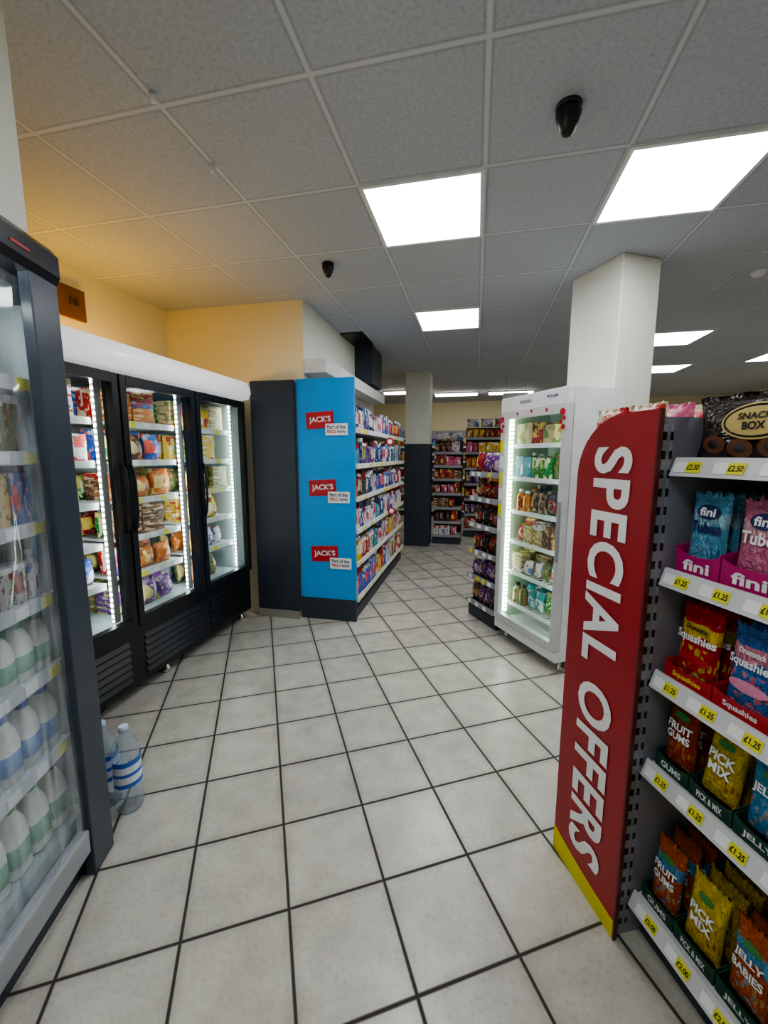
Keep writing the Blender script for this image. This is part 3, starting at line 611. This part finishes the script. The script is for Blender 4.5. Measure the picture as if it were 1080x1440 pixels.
# --- foreground packs
def patch_ellipse(w, h, m, surf, cx=0, cz=0, eps=.001, n=28, rings=4):
    mb = MB(); prev = None; c = mb.bm.verts.new((cx, surf(cx, cz)-eps, cz))
    for r in range(1, rings+1):
        ring = []
        for k in range(n):
            a = 6.28318*k/n; x = cx+w/2*r/rings*math.cos(a); z = cz+h/2*r/rings*math.sin(a); ring.append(mb.bm.verts.new((x, surf(x, z)-eps, z)))
        for k in range(n):
            if prev: f = mb.bm.faces.new((prev[k], ring[k], ring[(k+1) % n], prev[(k+1) % n]))
            else: f = mb.bm.faces.new((c, ring[k], ring[(k+1) % n]))
            f.smooth = True
        prev = ring
    me = bpy.data.meshes.new('patch'); mb.bm.to_mesh(me); mb.bm.free(); me.materials.append(m); return me
def make_bag(w, d, h, m, texts, patch=None):
    body = pouch(w, d, h, 14, 16); body.materials.clear(); body.materials.append(m)
    sf = lambda x, z: -psurf(w, d, h, x, z)*1.08-.0015
    ps = []; lift = .003
    if patch:
        for pp_ in (patch if isinstance(patch, list) else [patch]):
            pw, ph, pm, pz = pp_[:4]; cx = pp_[4] if len(pp_) > 4 else 0
            ps.append(('printed_badge', patch_ellipse(pw, ph, pm, sf, cx, pz, eps=.001+.0005*len(ps)), 0))
        lift = .0025+.0005*len(ps)
    for s, tw, th, tm, tz in texts:
        ps.append(('lettering', textmesh(s, tw, th, tm, .03, surf=lambda x, z, tz=tz: sf(x, z+tz)-lift), tz))
    return body, ps
def place_bag(kit, name, x, y, z, label, cat, group, tilt=-.12, rz=0, ry=0, full=True):
    body, ps = kit
    o = solo(name, G, (x, y, z), body, label, cat, group, rz=rz); o.rotation_euler[0] = tilt; o.rotation_euler[1] = ry
    if full:
        for p in ps: part(o, p[0], p[1], loc=(0, 0, p[2]))
    return o
def tray(w, d, hf, m, txt, tm, x, z, label, tw=.6):
    mb = MB(); th = .003
    mb.box(-w/2, w/2, 0, d, 0, th, m); mb.box(-w/2, w/2, d-th, d, th, hf*1.5, m)
    fp = [(-w/2, 0, th), (w/2, 0, th), (w/2, 0, hf*1.1)]+[(w/2*math.cos(math.pi*k/8), 0, hf*(1.1-.3*math.sin(math.pi*k/8))) for k in range(1, 8)]+[(-w/2, 0, hf*1.1)]
    mb.prism(fp, (0, th, 0), m)
    for s in (-1, 1):
        xs = sorted((s*w/2, s*(w/2-th)))
        mb.prism([(xs[0], th, th), (xs[0], d-th, th), (xs[0], d-th, hf*1.5), (xs[0], d*.35, hf*1.4), (xs[0], th, hf*1.1)], (th, 0, 0), m)
    o = solo('display_tray', G, (x, .012, z), mb, label, 'tray', 'cardboard display trays on sweet shelving')
    if txt: part(o, 'lettering', textmesh(txt, w*tw, hf*.42, tm, .03), loc=(0, -.0015, hf*.45))
MAG = mat('tray_magenta', (.5, .015, .18), .4); DG = mat('tray_green', (.018, .075, .045), .45); TRED = mat('tray_red', (.5, .025, .035), .4)
LB = packmat('bag_lightblue', (.16, .48, .72), (.04, .2, .5), (.36, .65, .82), crumple=1); PK = packmat('bag_pink', (.75, .2, .38), (.6, .05, .22), (.85, .45, .55), crumple=1)
SQ = packmat('bag_redyellow', (.65, .015, .025), (.8, .5, .04), (.8, .55, .05), crumple=1); PB = packmat('bag_pinkblue', (.05, .2, .58), (.75, .18, .32), (.8, .3, .42), crumple=1)
FG = packmat('bag_rust', (.45, .045, .018), (.7, .28, .04), (.45, .08, .02), crumple=1); YP = packmat('bag_yellow', (.78, .55, .012), (.5, .18, .03), (.8, .62, .03), crumple=1); BP = packmat('bag_blue', (.04, .3, .6), (.75, .28, .04), (.08, .42, .65), crumple=1); OR = packmat('bag_orange', (.62, .12, .025), (.75, .38, .06), (.12, .36, .6), crumple=1)
DB = packmat('bag_darkbrown', (.03, .015, .010), (.06, .025, .014), (.04, .02, .012), crumple=1); CRM = mat('badge_gold', (.62, .47, .18), .4); BRN = mat('ring_brown', (.17, .07, .03), .5); FGREEN = mat('badge_green', (.05, .25, .05), .5); TYEL = mat('text_yellow', (.9, .75, .1), .5)
g1 = 'sweet bags on the shelving'
k = make_bag(.33, .05, .165, DB, [('SNACK', .075, .015, TXK, .108), ('BOX', .05, .018, TXK, .086)], [(.06, .045, BRN, .045, -.10), (.03, .02, DB, .045, -.10), (.06, .045, BRN, .035, -.035), (.03, .02, DB, .035, -.035), (.06, .045, BRN, .035, .035), (.03, .02, DB, .035, .035), (.06, .045, BRN, .045, .10), (.155, .084, CRM, .096), (.145, .076, DB, .096), (.132, .066, CRM, .096)])
for x in (.17, .51, .85):
    for y in (.045, .105, .165, .225): place_bag(k, 'snack_bag', x, y, 1.481, 'wide glossy black snack bag with gold oval badge', 'bag', g1, 0, full=y < .1)
kinds = {
 1.18: [(.11, LB, [('fini', .042, .022, TXW, .165), ('Tubes', .08, .03, NAVY, .125)], (.062, .038, NAVY, .165), MAG, 'fini', TXW, 'light blue sweet tube bag in magenta tray'), (.12, PK, [('fini', .042, .022, TXW, .165), ('Tubes', .085, .03, TXW, .125)], (.062, .038, NAVY, .165), MAG, 'fini', TXW, 'pink sweet tube bag in magenta tray')],
 .88: [(.125, SQ, [('Squashies', .108, .03, TXW, .125), ('Drumstick', .06, .013, TXK, .155)], (.09, .03, JRED, .07), TRED, 'Squashies', TYEL, 'red and yellow foam sweet bag'), (.12, PB, [('Squashies', .10, .028, TXW, .125), ('Drumstick', .06, .013, TXW, .155)], (.09, .03, mat('badge_pink', (.8, .3, .5), .5), .07), TRED, 'Squashies', TXW, 'blue and pink foam sweet bag')],
 .60: [(.092, FG, [('FRUIT', .07, .022, TXW, .125), ('GUMS', .065, .022, TXW, .098)], (.042, .02, FGREEN, .158), DG, 'GUMS', TXW, 'rust red fruit gum bag in green tray'), (.10, YP, [('PICK', .066, .026, TXW, .12), ('MIX', .056, .026, TXW, .088)], (.042, .02, FGREEN, .156), DG, 'PICK & MIX', TXW, 'yellow mixed sweet bag in green tray'), (.10, BP, [('JELLY', .065, .026, TXW, .12)], (.042, .02, FGREEN, .158), DG, 'JELLY', TXW, 'blue and orange jelly sweet bag')],
 .15: [(.095, OR, [('FRUIT', .07, .022, TXW, .13), ('GUMS', .065, .022, TXW, .10)], (.042, .02, FGREEN, .165), DG, 'GUMS', TXW, 'orange and blue sweet bag in green tray'), (.105, YP, [('PICK', .066, .026, TXW, .122), ('MIX', .056, .026, TXW, .09)], (.042, .02, FGREEN, .165), DG, 'PICK & MIX', TXW, 'yellow mixed sweet bag in green tray'), (.10, OR, [('JELLY', .065, .024, TXW, .13), ('BABIES', .07, .022, TXW, .10)], (.042, .02, FGREEN, .165), DG, 'JELLY', TXW, 'orange jelly sweet bag in green tray')]}
for z, ks in kinds.items():
    x = .008; j = 0; hh = .215 if z != .60 else .2; dp = .025 if z > 1 else .033; built = [make_bag(q[0]*.98, dp, hh, q[1], q[2], q[3]) for q in ks]
    while x < .78:
        q = ks[j % len(ks)]; w = q[0]+.012; mess = z < .7; tb = rng.uniform(-.12, -.04) if mess else -.05
        tray(w, .38, .07 if z > 1 else .045, q[4], q[5], q[6], x+w/2, z+.0005, {MAG: 'magenta', TRED: 'red', DG: 'dark green'}[q[4]]+' cardboard display tray with white lettering')
        nb = 9 if z > 1 else 7; st = .035 if z > 1 else .046
        for r_ in range(nb):
            place_bag(built[j % len(ks)], 'sweet_bag', x+w/2+rng.uniform(-.001, .001), .038+r_*st, z+.005+(rng.uniform(0, .02) if mess else rng.uniform(0, .006)), q[7], 'bag', g1, tilt=tb+rng.uniform(-.01, .01), rz=rng.uniform(-.025, .025) if mess else rng.uniform(-.01, .01), ry=rng.uniform(-.03, .03) if mess else 0, full=r_ < 3)
        x += w+.004; j += 1
G2_ = Fr(*G.w(.0, .48)[:2], -79.3)
t = thing('rear_shelving', G2_, (0, 0, 0), 'white shelving backing onto sweet display', 'shelving unit')
part(t, 'frame', MB().box(0, GL, .36, .38, 0, 1.52, WHITE).box(0, GL, 0.0, .36, 1.48, 1.5, WHITE).box(0, GL, 0, .36, 0, .1, SLATE).box(0, .02, 0, .36, .1, 1.48, GREYM).box(GL-.02, GL, 0, .36, .1, 1.48, GREYM))
fill(G2_, .02, GL-.02, [.02, .15], 1.5, .21, ['carton', 'bag'], ['red', 'pink', 'white', 'cream'], 'on top of rear shelving', 'packs on top of rear shelving')
# ------------------------------------------------------------------ camera & world
cam = bpy.data.cameras.new('camera'); co = bpy.data.objects.new('camera', cam); COL.objects.link(co)
cam.sensor_fit = 'VERTICAL'; cam.sensor_height = 36; cam.lens = 575/1440*36; cam.clip_start = .02
co.location = (0, 0, 1.5); co.rotation_euler = (math.radians(90-7.92), 0, 0); SC.camera = co
w = bpy.data.worlds.new('world'); SC.world = w; w.use_nodes = True; w.node_tree.nodes['Background'].inputs[0].default_value = (.8, .85, 1, 1); w.node_tree.nodes['Background'].inputs[1].default_value = .2
